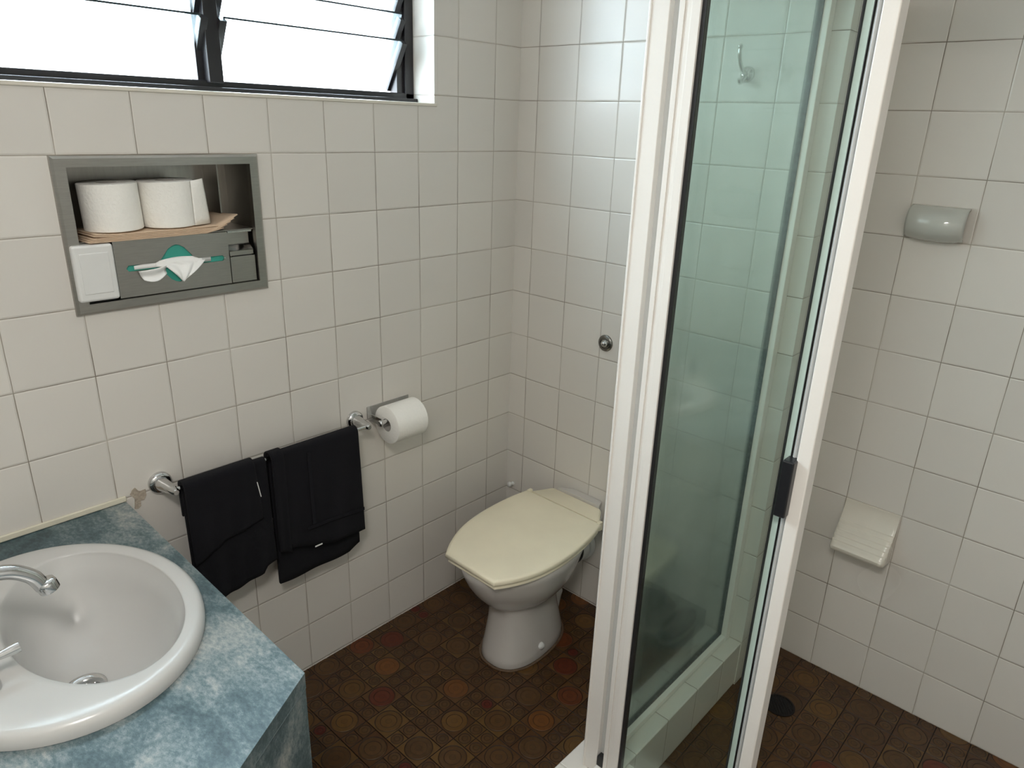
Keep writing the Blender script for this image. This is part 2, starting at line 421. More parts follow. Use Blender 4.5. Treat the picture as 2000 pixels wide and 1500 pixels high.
# shower hob
m = MB(); m.box(-.76, .008, -.982, -.860, 0, .155); m.box(-.76, -.60, -2.2, -.982, 0, .155)
struct(m.build('shower_hob', T_HOB, bevel=.004))

# window
wn_ = MB()
FY0, FY1 = .088, .15
wn_.box(WX0, WX1, FY0, FY1, WZ0+.001, WZ0+.026)
wn_.box(WX0, WX1, FY0, FY1, WZ1-.03, WZ1)
wn_.box(WX1-.03, WX1, FY0, FY1, WZ0, WZ1); wn_.box(WX0, WX0+.03, FY0, FY1, WZ0, WZ1)
W = struct(wn_.build('window_1', BRONZE, bevel=.002))
for mx in (-.951, -1.55):
    mm = MB(); mm.box(mx-.016, mx+.018, .072, .15, WZ0+.02, WZ1-.02); mm.build('mullion', BRONZE, W, bevel=.002)
mm = MB(); mm.box(WX0, WX1, .070, .088, WZ0+.001, WZ0+.012); mm.build('sill_bead', BRONZE, W, bevel=.002)
bays = [(-1.92, -1.572), (-1.528, -.975), (-.922, -.412)]
for bi, (a, b) in enumerate(bays):
    for k in range(6):
        zt = 1.812+.0665*k
        if zt > 2.17: break
        if k and bi == 1 and False: continue
        ty, by, bz = .068, .142, zt-.122
        d = Vector((0, by-ty, bz-zt)).normalized(); nn = Vector((0, d.z, -d.y))*.003
        m = MB(); vs = []
        for X in (a, b):
            for (Y, Z) in ((ty, zt), (by, bz)):
                for s in (-1, 1): vs.append((X, Y+nn.y*s, Z+nn.z*s))
        m.add(vs, [(0, 1, 3, 2), (4, 6, 7, 5), (0, 4, 5, 1), (2, 3, 7, 6), (0, 2, 6, 4), (1, 5, 7, 3)])
        lp = m.build('louvre_pane', LOUVRE, W)
        MB().box(a, b, ty-.0012, ty+.0012, zt-.0004, zt+.0036).build('polished_edge', GEDGE, lp)
        # metal clips that carry each end of a blade
        for X, sg in ((a, -1), (b, 1)):
            m = MB(); vs = []
            e0 = (ty+.005, zt-.009) if k else (ty, zt-.001)
            for XX in (X-.004*sg, X+.013*sg):
                for (Y, Z) in (e0, (by, bz)):
                    for s in (-1, 1): vs.append((XX, Y+nn.y*s*3.4, Z+nn.z*s*3.4))
            m.add(vs, [(0, 1, 3, 2), (4, 6, 7, 5), (0, 4, 5, 1), (2, 3, 7, 6), (0, 2, 6, 4), (1, 5, 7, 3)])
            m.build('louvre_clip', BRONZE, W, bevel=.001)
for X in (-.394, -.962-.006, -.936):
    MB().box(X-.014, X+.009, .098, .130, WZ0+.02, WZ1-.02).build('louvre_channel', BRONZE, W, bevel=.001)
# reveals and sill edging
struct(MB().box(WX1-.0005, WX1+.012, -.0015, FY0, WZ0-.006, WZ1).build('trim_1', T_REV, bevel=.001))
struct(MB().box(WX0, WX1+.010, -.0035, FY0, WZ0-.008, WZ0+.001).build('trim_2', CERAM_C, bevel=.0025))
struct(MB().box(XL, -1.309, -.006, .0, .7585, .773).build('trim_3', CREAM, bevel=.003))
# plaster chip
def chip():
    m = MB(); pts = []
    for i in range(14):
        a = 2*PI*i/14; rr = .017*(1+.35*math.sin(3*a+1)+.2*random.uniform(-1, 1))
        pts.append((-1.283+rr*math.cos(a)*.85, .757+rr*math.sin(a)*1.5))
    vs = [(x, -.0012-.0008*(i % 2), z) for i, (x, z) in enumerate(pts)]+[(x, .0, z) for x, z in pts]+[(-1.283, -.0005, .757)]
    n = 14; fs = [(i, (i+1) % n, n+(i+1) % n, n+i) for i in range(n)]+[(i, (i+1) % n, 2*n) for i in range(n)]
    m.add(vs, fs); return m
struct(chip().build('trim_4', PLASTER))

# ---------------- unseen fixture of the added fill light ----------------
L = thing('fill_fixture', (FILL_POS[0], FILL_POS[1], ZC), 'added fill light in a round white ceiling fixture with a frosted diffuser, unseen behind the viewer', 'lamp')
MB().lathe([(.20, 0), (.20, -.03), (.19, -.045)], (FILL_POS[0], FILL_POS[1], ZC), n=40).build('fill_base', WPL, L, smooth=40)
em, nt, b = newmat('fill_glow'); b.inputs['Emission Color'].default_value = (1, .93, .84, 1); b.inputs['Emission Strength'].default_value = 3
MB().lathe([(.18, -.045), (.17, -.07), (.13, -.09), (.06, -.1), (.0, -.102)], (FILL_POS[0], FILL_POS[1], ZC), n=40).build('fill_diffuser', em, L, smooth=40)

# ---------------- vanity ----------------
V = thing('vanity_unit', (-1.7, -.5, 0), 'blue-green mottled laminate vanity counter with angled front corner, under the white basin', 'vanity')
poly = [(-1.311, -.001), (-1.3185, -.7705), (-1.88, -1.103), (XL+.002, -1.103), (XL+.002, -.001)]
BC = (-1.566, -.391); BA, BB = .224, .274
def ell(cx, cy, a, b, z, n=96, p=2.0, rot=0):
    out = []
    for i in range(n):
        t = 2*PI*i/n; c, s = math.cos(t), math.sin(t)
        x = a*math.copysign(abs(c)**(2/p), c); y = b*math.copysign(abs(s)**(2/p), s)
        out.append((cx+x*math.cos(rot)-y*math.sin(rot), cy+x*math.sin(rot)+y*math.cos(rot), z))
    return out
# countertop with a basin cut-out
def slab_with_hole(poly, hole, z0, z1):
    bm = bmesh.new()
    for z in (z0, z1):
        a = [bm.verts.new((x, y, z)) for x, y in poly]; h = [bm.verts.new((x, y, z)) for x, y, _ in hole]
        ed = [bm.edges.new((a[i], a[(i+1) % len(a)])) for i in range(len(a))]+[bm.edges.new((h[i], h[(i+1) % len(h)])) for i in range(len(h))]
        bmesh.ops.triangle_fill(bm, edges=ed, use_beauty=True)
        if z == z0: A, H = a, h
        else: A2, H2 = a, h
    for P, Q in ((A, A2), (H, H2)):
        for i in range(len(P)):
            j = (i+1) % len(P); bm.faces.new((P[i], P[j], Q[j], Q[i]))
    bm.verts.ensure_lookup_table(); m = MB(); idx = {v: i for i, v in enumerate(bm.verts)}
    m.v = [tuple(v.co) for v in bm.verts]; m.f = [tuple(idx[v] for v in fc.verts) for fc in bm.faces]; bm.free(); return m
hole = ell(*BC, BA-.02, BB-.02, 0, 48)
slab_with_hole(poly, hole, .728, .758).build('countertop', LAM, V)
def seg_panel(p0, p1, z0, z1, t, inset, mat, name):
    a, b = Vector(p0), Vector(p1); d = (b-a).normalized(); n = Vector((d.y, -d.x))
    if n.dot(Vector((-1.8, -.4))-a) > 0 and False: n = -n
    c = Vector((-1.8, -.4)); n = n if n.dot(c-a) > 0 else -n
    q = [a+n*inset, b+n*inset, b+n*(inset+t), a+n*(inset+t)]
    return MB().prism([tuple(v) for v in q], z0, z1).build(name, mat, V)
seg_panel((-1.3185, -.7705), (-1.88, -1.103), .0, .727, .016, .0008, LAM, 'front_panel')
seg_panel((-1.311, -.001), (-1.3185, -.7705), .0, .727, .016, .0008, LAM, 'side_panel')
seg_panel((-1.3185, -.7705), (-1.88, -1.103), .7272, .7285, .01, -.0002, LAM_E, 'edge_strip')

# basin
B = thing('washbasin', (BC[0], BC[1], .758), 'oval white porcelain drop-in washbasin set in the blue-green counter', 'basin')
secs = []
IC, IA, IB = (-1.510, -.401), .133, .211
RT = .06
def orim(d, z): return ell(BC[0], BC[1], BA-d, BB-d, z, rot=RT)
def sec(t, z, p=2.0):
    """t 0 = outer rim ... 1 = inner lip"""
    return ell(BC[0]+(IC[0]-BC[0])*t, BC[1]+(IC[1]-BC[1])*t, BA+(IA-BA)*t, BB+(IB-BB)*t, z, rot=RT*(1-t))
n = 96
secs.append(orim(.012, .7585)); secs.append(orim(.001, .7590)); secs.append(orim(0, .766))
secs.append(orim(.001, .776)); secs.append(orim(.006, .784)); secs.append(orim(.013, .787))
secs.append(sec(.55, .787)); secs.append(sec(.90, .786)); secs.append(sec(.98, .785)); secs.append(sec(1.0, .783)); secs.append(sec(1.02, .777))
DC = (-1.543, -.386)
def bowl(t, z): return ell(IC[0]+(DC[0]-IC[0])*t, IC[1]+(DC[1]-IC[1])*t, IA*(1-t)*.97+.022*t, IB*(1-t)*.97+.022*t, z)
for t, z in ((.04, .762), (.09, .735), (.17, .705), (.29, .675), (.44, .651), (.62, .634), (.8, .625), (.94, .6215)): secs.append(bowl(t, z))
# shallow dished corner scallops either side of the tap ledge come from a gentle dip in the rim
for s_i in (6, 7, 8):
    ss = []
    for (x, y, z) in secs[s_i]:
        dd = math.exp(-((x+1.66)**2/.0008+(y+.60)**2/.004)); dd2 = math.exp(-((x+1.66)**2/.0008+(y+.20)**2/.004))
        ss.append((x, y, z-.005*dd-.005*dd2))
    secs[s_i] = ss
MB().loft(secs, False, False).build('bowl', CERAM, B, smooth=60, sub=0)
m = MB().lathe([(.036, .0), (.036, .0028), (.030, .0034), (.021, -.0035), (.0195, -.02)], (DC[0], DC[1], .6205), n=32, cap0=False, cap1=False); o = m.build('drain_ring', CHROME, B, smooth=50)
MB().lathe([(.0001, 0), (.0205, 0), (.0205, -.03), (.0001, -.03)], (DC[0], DC[1], .604), n=24, cap0=False, cap1=False).build('drain_hole', DARKHOLE, B)
# spout
S = thing('basin_spout', (-1.705, -.41, .787), 'curved chrome swan-neck spout reaching over the white basin', 'tap')
MB().lathe([(.026, 0), (.026, .004), (.02, .012), (.016, .02), (.0145, .05)], (-1.705, -.41, .787), n=28).build('base_collar', CHROME, S, smooth=50)
path = catmull([(-1.705, -.41, .83), (-1.702, -.41, .875), (-1.683, -.411, .912), (-1.65, -.413, .926), (-1.615, -.415, .921), (-1.588, -.417, .900), (-1.576, -.419, .876)], 6)
MB().tube(path, [.012]*len(path), 18).build('spout_tube', CHROME, S, smooth=50)
MB().lathe([(.010, 0), (.0145, .003), (.0158, .008), (.0158, .02), (.0125, .0225), (.009, .0225)], (-1.5735, -.4195, .887), axis=(.27, -.03, -.96), n=24).build('aerator', CHROME, S, smooth=50)
def tap(loc, lab, ang):
    T = thing('basin_tap', loc, lab, 'tap', 'chrome lever taps on the basin ledge')
    MB().lathe([(.024, 0), (.024, .006), (.021, .013), (.014, .018), (.0125, .035), (.016, .042), (.016, .05), (.008, .055)], loc, n=28).build('tap_body', CHROME, T, smooth=50)
    d = Vector((math.cos(ang), math.sin(ang), .04)); p = Vector(loc)+Vector((0, 0, .046))
    MB().tube([p, p+d*.02, p+d*.045, p+d*.056], [.006, .0055, .0085, .0088], 16).build('lever', CHROME, T, smooth=50)
tap((-1.692, -.495, .787), 'chrome lever tap on the near side of the spout, lever over the basin', .05)
tap((-1.70, -.30, .787), 'chrome lever tap on the window side of the spout', .05+PI)

# ---------------- tissue and soap cabinet ----------------
D = thing('recessed_dispenser', (-1.125, .05, 1.21), 'recessed stainless steel bathroom cabinet with shelf and tissue slot in the window wall', 'dispenser')
def frame_ring(o, i, y0, y1, y2):
    """o outer (x0,x1,z0,z1), i inner; bevelled frame"""
    def rect(a, y): return [(a[0], y, a[2]), (a[1], y, a[2]), (a[1], y, a[3]), (a[0], y, a[3])]
    g = lambda a, d: (a[0]-d, a[1]+d, a[2]-d, a[3]+d)
    return MB().loft([rect(g(o, 0), 0.0), rect(g(o, -.001), y0), rect(g(o, -.006), y1), rect(g(i, 0), y1), rect(g(i, 0), y2)], False, False)
OUT = (-1.342, -.909, 1.206, 1.525); INN = (-1.316, -.933, 1.229, 1.503)
frame_ring(OUT, INN, -.006, -.011, .005).build('frame', STEEL, D)
m = MB(); x0, x1, z0, z1 = INN; x0 -= .003; x1 += .003; z0 -= .003; z1 += .003; dp = .118; t = .0012
m.box(x0, x1, dp, dp+t, z0, z1); m.box(x0, x0+t, 0, dp, z0, z1); m.box(x1-t, x1, 0, dp, z0, z1); m.box(x0, x1, 0, dp, z0, z0+t); m.box(x0, x1, 0, dp, z1-t, z1)
m.build('inner_lining', STEEL_D, D)
MB().box(x0+t, x1-t, .004, dp, 1.352, 1.3545).build('shelf', STEEL_D, D)
MB().box(-.985, -.982, .05, dp, 1.355, z1-t).build('divider', STEEL_D, D)
# tissue front panel with slot
def slot_outline():
    cx, cz = -1.122, 1.292
    hw, hs, rw, rh = .105, .0065, .026, .042
    pts = [(-hw, -hs), (-hw-.005, 0), (-hw, hs), (-.048, hs), (-.036, .012), (-.018, .034), (-.008, .040), (0, .042), (.008, .040), (.018, .034), (.036, .012), (.048, hs),
           (hw, hs), (hw+.005, 0), (hw, -hs), (.048, -hs), (.036, -.012), (.018, -.034), (.008, -.040), (0, -.042), (-.008, -.040), (-.018, -.034), (-.036, -.012), (-.048, -hs)]
    return [(cx+x, cz+z) for x, z in pts]
def panel_hole(x0, x1, z0, z1, hole, y0, y1):
    m = slab_with_hole([(x0, z0), (x1, z0), (x1, z1), (x0, z1)], [(a, b, 0) for a, b in hole], y0, y1)
    m.v = [(x, z, y) for x, y, z in m.v]; return m   # (x, zplane, y) -> (x, y, z)
PX0, PX1 = -1.252, -1.001
m = panel_hole(PX0, PX1, 1.2305, 1.3515, slot_outline(), -.003, .001)
m.build('tissue_front', STEEL, D)
MB().lathe([(.0022, 0), (.0022, .001), (.001, .0016)], (-1.012, -.003, 1.291), axis=(0, -1, 0), n=12).build('rivet', CHROME, D)
m = MB()
m.box(-.9985, -.9365, -.002, .001, 1.2305, 1.2915); m.box(-.9985, -.9395, -.002, .001, 1.2945, 1.305)
m.box(-.9985, -.9395, .016, .018, 1.305, 1.352)
m.build('razor_slot_panel', STEEL, D)
m = MB(); m.add([(-.998, -.002, 1.306), (-.94, -.002, 1.306), (-.94, .014, 1.318), (-.998, .014, 1.318), (-.998, .002, 1.306), (-.94, .002, 1.306), (-.94, .016, 1.319), (-.998, .016, 1.319)], [(0, 1, 2, 3), (4, 7, 6, 5), (0, 4, 5, 1), (2, 6, 7, 3)])
m.box(-.9985, -.9395, -.001, .016, 1.348, 1.352)
m.build('slot_lip', CHROME, D)
MB().box(-.992, -.945, -.0018, .002, 1.2915, 1.2945).build('razor_slot', DARKHOLE, D)
MB().box(-1.247, -1.006, .012, .100, 1.236, 1.349).build('lower_lining', STEEL_D, D)
# soap box cover
m = MB().box(-1.336, -1.258, -.024, .004, 1.236, 1.352); m.build('soap_box', WPL, D, bevel=.006, seg=4)
m = MB().box(-1.325, -1.269, -.0252, -.022, 1.252, 1.336); m.build('soap_box_face', WPL, D, bevel=.003)
MB().box(-1.315, -1.262, -.004, .002, 1.2305, 1.2355).build('vent_slot', DARKHOLE, D)
# tissue box and tissue
TB = tag(MB().box(-1.243, -1.010, .0015, .0105, 1.240, 1.346).build('tissue_box', TEAL), 'teal tissue box seen through the slot of the steel cabinet', 'tissue box')
def tissue():
    m = MB()
    # main drooping lobe
    rows = []
    for j in range(15):
        t = j/14
        row = []
        for i in range(25):
            s = i/24
            if t < .25:
                x = -1.170+s*.105; z = 1.300-.012*t/.25+.006*math.sin(s*PI)*(1-t)
                y = .000-.006*t/.25
            else:
                tt = (t-.25)/.75
                xa = -1.150+.026*tt; xb = -1.060-.052*tt
                x = xa+(xb-xa)*s; z = 1.288-.030*tt-.006*math.sin(s*PI)*tt+.014*s*(1-tt)*.6
                y = -.006-.010*math.sin(tt*PI*.8)-.004*math.sin(s*14)*(1-.4*tt)
            row.append((x, y, z))
        rows.append(row)
    m.loft(rows, False, False, close=False)
    rows = []
    for j in range(9):
        t = j/8; row = []
        for i in range(13):
            s = i/12
            x = -1.150-.062*t+.010*s*t; z = 1.292-.026*s-.010*t+.003*math.sin(t*6)
            z = 1.291-(.018+.010*math.sin(t*PI*.9))*s-.005*t
            y = -.005-.010*math.sin(t*2.6)-.004*math.cos(s*5)
            row.append((x, y, z))
        rows.append(row)
    m.loft(rows, False, False, close=False)
    # base band lying in the slot
    m.add([(-1.215, -.0005, 1.288), (-1.045, -.0005, 1.288), (-1.045, -.0005, 1.300), (-1.095, -.001, 1.305), (-1.15, -.001, 1.303), (-1.215, -.0005, 1.296)], [(0, 1, 2, 3, 4, 5)])
    return m
tag(tissue().build('tissue', TISSUE, smooth=60, solid=.0008), 'white facial tissue drooping out of the steel cabinet slot', 'tissue')
# brown paper bags under the rolls
for k in range(5):
    rows = []
    zz = 1.3555+.0028*k
    for j in range(7):
        row = []; t = j/6
        for i in range(22):
            s = i/21
            x = -1.300+.004*k+s*(.285+.006*k)-.012*t
            y = -.020+t*.125+.002*k
            lift = .016*max(0, s-.86)/.14*(.5+.22*k)*(1-.3*t)
            z = zz+lift-.002*math.sin(s*5)*(1 if k == 4 else .3)
            if k > 2: z += .003*max(0, (.1-s))/.1
            row.append((x, y, max(z, 1.3552+.0028*k)))
        rows.append(row)
    o = MB().loft(rows, False, False, close=False).build('paper_sheet', KRAFT, smooth=60, solid=.0024)
    lab = ['bottom sheet of the brown paper stack on the cabinet shelf', 'second lowest brown paper sheet of the stack on the cabinet shelf', 'middle brown paper sheet of the stack on the cabinet shelf',
           'second highest brown paper sheet of the stack on the cabinet shelf', 'top curled brown paper sheet directly under the two toilet rolls'][k]
    tag(o, lab, 'paper', 'brown paper sheets on the cabinet shelf')
def roll(name, base, R, H, axis, lab, tail=None):
    T = thing(name, base, lab, 'toilet paper')
    m = MB().lathe([(.02, 0), (R-.002, 0), (R, .0015), (R, H-.0015), (R-.002, H), (.02, H), (.02, 0)], base, axis=axis, n=64, cap0=False, cap1=False)
    m.build('paper_roll', PAPER, T, smooth=50)
    MB().lathe([(.0198, .0005), (.0198, H-.0005), (.0186, H-.0005), (.0186, .0005), (.0198, .0005)], base, axis=axis, n=32, cap0=False, cap1=False).build('cardboard_core', CARD, T, smooth=50)
    return T
ZR = 1.371
roll('toilet_roll', (-1.225, .048, ZR), .0575, .097, (-.03, -.01, 1), 'left upright white toilet roll on the cabinet shelf')
T2 = roll('toilet_roll', (-1.107, .046, ZR), .0575, .098, (-.02, -.01, 1), 'right upright white toilet roll with a loose end on the cabinet shelf')
rows = []
for j in range(7):
    t = j/6; row = []
    for i in range(9):
        s = i/8
        z = ZR+.001+.097*t; row.append((-1.072+.030*s+.014*s*(1-t), -.001-.004*math.sin(s*3)+.012*s*(1-t)+.006*s, z+.004*s*t))
    rows.append(row)
MB().loft(rows, False, False, close=False).build('loose_sheet', PAPER, T2, smooth=60, solid=.0007)

# ---------------- towel rail ----------------
BY, BZ = -.072, .781
R = thing('towel_rail', (-.95, 0, .775), 'chrome towel rail holding two black towels on the window wall', 'towel rail')
MB().tube([(-1.222, BY, BZ+.003), (-.684, BY, BZ+.001)], .0055, 16).build('bar', CHROME, R, smooth=50)
for X, s in ((-1.231, 1), (-.673, -1)):
    org = (X, 0, .779)
    MB().lathe([(.027, 0), (.027, .006), (.0255, .010), (.021, .013), (.018, .014)], org, axis=(0, -1, 0), n=36).build('wall_rose', CHROME, R, smooth=45)
    P = [(X, -.010, .779), (X, -.020, .779), (X+.002*s, -.04, .780), (X+.004*s, -.062, BZ), (X+.005*s, -.078, BZ), (X+.005*s, -.083, BZ)]
    MB().tube(P, [.018, .0165, .014, .0115, .009, .006], 24).build('bracket_arm', CHROME, R, smooth=50)

def drape(x0, x1, zf, zb, r=.0085, n=34, waves=.0025, ph=0, yoff=0, xw=None, layers_y=0):
    """zf(s), zb(s): bottom heights of the front and the back fall"""
    rows = []
    for i in range(n+1):
        s = i/n; row = []
        X = x0+(x1-x0)*s
        zt = BZ+.001
        for j in range(13):
            t = j/12; z = zb(s)+(zt-zb(s))*t
            w = waves*math.sin(s*11+ph+1)*(1-t)
            row.append((X+(xw(s, 1-t) if xw else 0)*.6, BY+r+w+.006*(1-t)*0, z))
        for j in range(1, 8):
            a = PI*j/8; row.append((X, BY+r*math.cos(a), zt+r*math.sin(a)))
        for j in range(19):
            t = j/18; z = zt+(zf(s)-zt)*t
            w = waves*(math.sin(s*9+ph)+.5*math.sin(s*23+ph*2+t*2))*t
            row.append((X+(xw(s, t) if xw else 0), BY-r-w-yoff*min(1, t*4), z))
        rows.append(row)
    return MB().loft(rows, False, False, close=False)
def lerp(*kp):
    def fn(s):
        for (a, va), (b, vb) in zip(kp, kp[1:]):
            if s <= b: return va+(vb-va)*(s-a)/(b-a)
        return kp[-1][1]
    return fn
T1 = thing('towel', (-1.11, BY, BZ), 'black hand towel on the left half of the rail, beside the vanity counter', 'towel', 'black towels on the rail')
drape(-1.208, -1.001, lerp((0, .445), (.45, .452), (.80, .470), (.84, .484), (1, .492)), lerp((0, .47), (1, .50)), ph=.5, waves=.004, xw=lambda s, t: .006*t).build('main_layer', TOWEL, T1, smooth=60, solid=.008)
drape(-1.210, -1.034, lerp((0, .575), (.35, .60), (.40, .612), (1, .632)), lerp((0, .70), (1, .70)), r=.0165, ph=1.5, waves=.002, xw=lambda s, t: .010*t*s).build('outer_fold', TOWEL, T1, smooth=60, solid=.007)
MB().add([(-1.0345, -.0925, .741), (-1.0325, -.0925, .741), (-1.0265, -.094, .698), (-1.0285, -.094, .698), (-1.0345, -.0915, .741), (-1.0325, -.0915, .741), (-1.0265, -.093, .698), (-1.0285, -.093, .698)], [(0, 1, 2, 3), (7, 6, 5, 4), (0, 4, 5, 1), (1, 5, 6, 2), (2, 6, 7, 3), (3, 7, 4, 0)]).build('care_label', LABEL, T1)
T2t = thing('towel', (-.85, BY, BZ), 'black hand towel on the right half of the rail, nearer the toilet', 'towel', 'black towels on the rail')
drape(-.982, -.722, lerp((0, .520), (.25, .496), (.6, .470), (1, .462)), lerp((0, .395), (.3, .392), (.85, .394), (1, .41)), r=.0125, ph=2.2, waves=.003, xw=lambda s, t: .012*t*s*s).build('main_layer', TOWEL, T2t, smooth=60, solid=.009)
drape(-.989, -.955, lerp((0, .515), (1, .50)), lerp((0, .6), (1, .6)), r=.0195, n=8, ph=.2, waves=.001).build('side_fold', TOWEL, T2t, smooth=60, solid=.005)
# woven bands on the front fall
bm_ = MB(); rows = []
for j in range(16):
    t = j/15; z = .775-.225*t; rows.append([(-.888+.002*t, -.0918-.001*t, z), (-.878+.002*t, -.0922-.001*t, z)])
bm_.loft(rows, False, False, close=False)
rows = []
for j in range(16):
    t = j/15; x = -.905+.188*t; z = .556-.010*t+.002*math.sin(t*4); rows.append([(x, -.0955, z), (x, -.0955, z-.010)])
bm_.loft(rows, False, False, close=False)
bm_.build('woven_band', TOWEL_B, T2t, solid=.0014)
MB().box(-.885, -.862, -.0945, -.0935, .4825, .4865).build('care_label', LABEL, T2t)

# ---------------- toilet roll holder ----------------
H = thing('toilet_roll_holder', (-.54, 0, .78), 'chrome wall plate toilet roll holder between the towel rail and the toilet', 'toilet roll holder')
m = MB(); m.box(-.628, -.470, -.003, -.0005, .768, .806); m.box(-.628, -.6255, -.070, -.003, .766, .790)
m.build('bracket', CHROME, H, bevel=.001)
MB().lathe([(.0095, 0), (.0105, .003), (.0105, .007), (.007, .010)], (-.6245, -.068, .774), axis=(-1, 0, 0), n=24).build('end_cap', CHROME, H, smooth=50)
MB().tube([(-.6255, -.068, .774), (-.480, -.068, .774)], .0075, 16).build('spindle', CHROME, H, smooth=50)
roll('toilet_roll', (-.607, -.068, .763), .0575, .113, (1, 0, 0), 'white toilet roll hanging on the chrome wall holder')

# ---------------- toilet ----------------
T = thing('toilet', (-.3, -.375, 0), 'white porcelain toilet with closed aged cream lid in the tiled corner', 'toilet')
def cy(x): return -.354+.0665*x
def outline(hw, z, n=8, sx=1.0, inset=0):
    """hw: list of (x, halfwidth) from the back to the front"""
    left = catmull([(x, h, 0) for x, h in hw], n)
    pts = [(p.x, cy(p.x)+p.y-inset, z) for p in left]+[(p.x, cy(p.x)-p.y+inset, z) for p in reversed(left)]
    return pts
LIDHW = [(-.112, .158), (-.16, .168), (-.22, .176), (-.30, .180), (-.38, .176), (-.46, .160), (-.53, .130), (-.578, .099)]
def lid_sec(z, g, gf=None):
    cxm = -.33
    hw = [(cxm+(x-cxm)*(1+g), h*(1+g)) for x, h in LIDHW]
    return outline(hw, z)
def lid_cap(secs, zc):
    return secs
# lid: domed by shrinking rings
ls = [lid_sec(.398, -.012), lid_sec(.402, 0), lid_sec(.411, 0), lid_sec(.4145, -.010), lid_sec(.4165, -.05), lid_sec(.419, -.25), lid_sec(.421, -.55), lid_sec(.4215, -.85)]
MB().loft(ls, True, True).build('lid', LIDM, T, smooth=50)
ls = [lid_sec(.381, -.06), lid_sec(.384, -.035), lid_sec(.394, -.035), lid_sec(.398, -.05)]
MB().loft(ls, True, True).build('seat', LIDM, T, smooth=50)
hp = [(-.108, .146), (-.104, .146), (-.075, .128), (-.045, .112), (-.036, .104)]
def hs(z, d): return [(x, cy(x)+h-d, z) for x, h in hp]+[(x, cy(x)-h+d, z) for x, h in reversed(hp)]
MB().loft([hs(.392, 0), hs(.409, 0), hs(.413, .006)], True, True).build('hinge_cover', LIDM, T, smooth=40)
for s in (1, -1):
    x = -.112; y = cy(x)+s*.150
    MB().box(x-.008, x+.012, y-.006, y+.006, .388, .418).build('hinge', LIDM, T, bevel=.002)
# pan: egg sections from foot to rim
def egg(x0, x1, hw, z, p=2.2, n=64, nose=0):
    out = []
    c = (x0+x1)/2; a = (x1-x0)/2
    for i in range(n):
        t = 2*PI*i/n; ct, st = math.cos(t), math.sin(t)
        x = c+a*math.copysign(abs(ct)**(2/p), ct); h = hw*math.copysign(abs(st)**(2/p), st)
        # narrower towards the front (negative x)
        h *= 1-nose*max(0, -ct)**1.5*.4
        out.append((x, cy(x)-.004+h, z))
    return out
F = [(0, -.470, -.150, .100), (.006, -.474, -.146, .103), (.03, -.470, -.15, .100), (.08, -.458, -.165, .094), (.13, -.450, -.178, .088), (.17, -.447, -.185, .086), (.195, -.450, -.185, .088)]
secs = [egg(a, b, h, z, 2.4) for z, a, b, h in F]
Bw = [(.210, -.462, -.175, .098), (.225, -.480, -.160, .112), (.25, -.504, -.145, .130), (.28, -.528, -.130, .146), (.32, -.553, -.115, .160), (.355, -.568, -.10, .168), (.372, -.572, -.09, .171), (.380, -.570, -.085, .169)]
secs += [egg(a, b, h, z, 2.3, nose=.7) for z, a, b, h in Bw]
MB().loft(secs, True, True).build('pan', CERAM_T, T, smooth=70)
m = MB(); hp2 = [(-.12, .15), (-.04, .115), (-.001, .085)]
m.loft([[(x, cy(x)+h*k, z) for x, h in hp2]+[(x, cy(x)-h*k, z) for x, h in reversed(hp2)] for z, k in ((.33, .6), (.36, .92), (.378, 1), (.388, 1), (.390, .96))], True, True)
dk = [(-.034, -.268), (-.012, -.300), (-.001, -.318), (-.001, -.440), (-.034, -.452)]
m.loft([[(-.03+(x+.03)*k, -.37+(y+.37)*k, z) for x, y in dk] for z, k in ((.37, .9), (.412, 1), (.420, 1), (.423, .94))], True, True)
m.build('rear_deck', CERAM_T, T, smooth=40)
pt = catmull([(-.215, cy(-.2), .05), (-.195, cy(-.19), .13), (-.165, cy(-.16), .20), (-.12, cy(-.12), .235), (-.045, cy(-.05), .238)], 6)
MB().tube(pt, [.062]*8+[.055]*(len(pt)-8), 24).build('trap_pipe', CERAM_T, T, smooth=60)
MB().lathe([(.064, 0), (.067, .004), (.067, .010), (.064, .014)], (-.072, cy(-.06), .238), axis=(1, 0, 0), n=36).build('rubber_ring', BLACK, T, smooth=50)
MB().lathe([(.066, 0), (.066, .03), (.072, .034), (.072, .056)], (-.058, cy(-.05), .238), axis=(1, 0, 0), n=36).build('pan_collar', WPL, T, smooth=50)
# side web and fixing bolts
y = cy(-.3)-.1
MB().lathe([(.012, 0), (.012, .008), (.008, .012), (.003, .013)], (-.335, cy(-.33)-.099, .045), axis=(-.1, -1, .15), n=20).build('fixing_cap', WPL, T, smooth=50)
# sloppy grout bead where the pan meets the floor
bd = MB(); pts = [Vector(p) for p in egg(-.477, -.143, .106, .001, 2.4, 48)]; pts.append(pts[0])
bd.tube([p+Vector((0, 0, .001+.001*math.sin(i*1.7))) for i, p in enumerate(pts)], .0040, 8).build('floor_sealant', simple('dirty_grout', lin((96, 76, 58)), .8, noise=90, var=.35, bump=.8, bd=.003), T, smooth=70)

# flush button
P = thing('flush_button', (0, -.403, .971), 'round chrome flush button on the back wall above the toilet', 'flush button')
MB().lathe([(.0265, 0), (.0265, .003), (.024, .006), (.018, .007), (.017, .0045)], (0, -.403, .971), axis=(-1, 0, 0), n=40).build('rosette', simple('dull_chrome', (.25, .245, .23), .25, 1, noise=60, var=.1), P, smooth=45)
MB().lathe([(.0125, .003), (.0125, .010), (.010, .013), (.007, .013), (.0065, .018), (.004, .020)], (0, -.403, .971), axis=(-1, 0, 0), n=30).build('push_knob', CHROME, P, smooth=45)
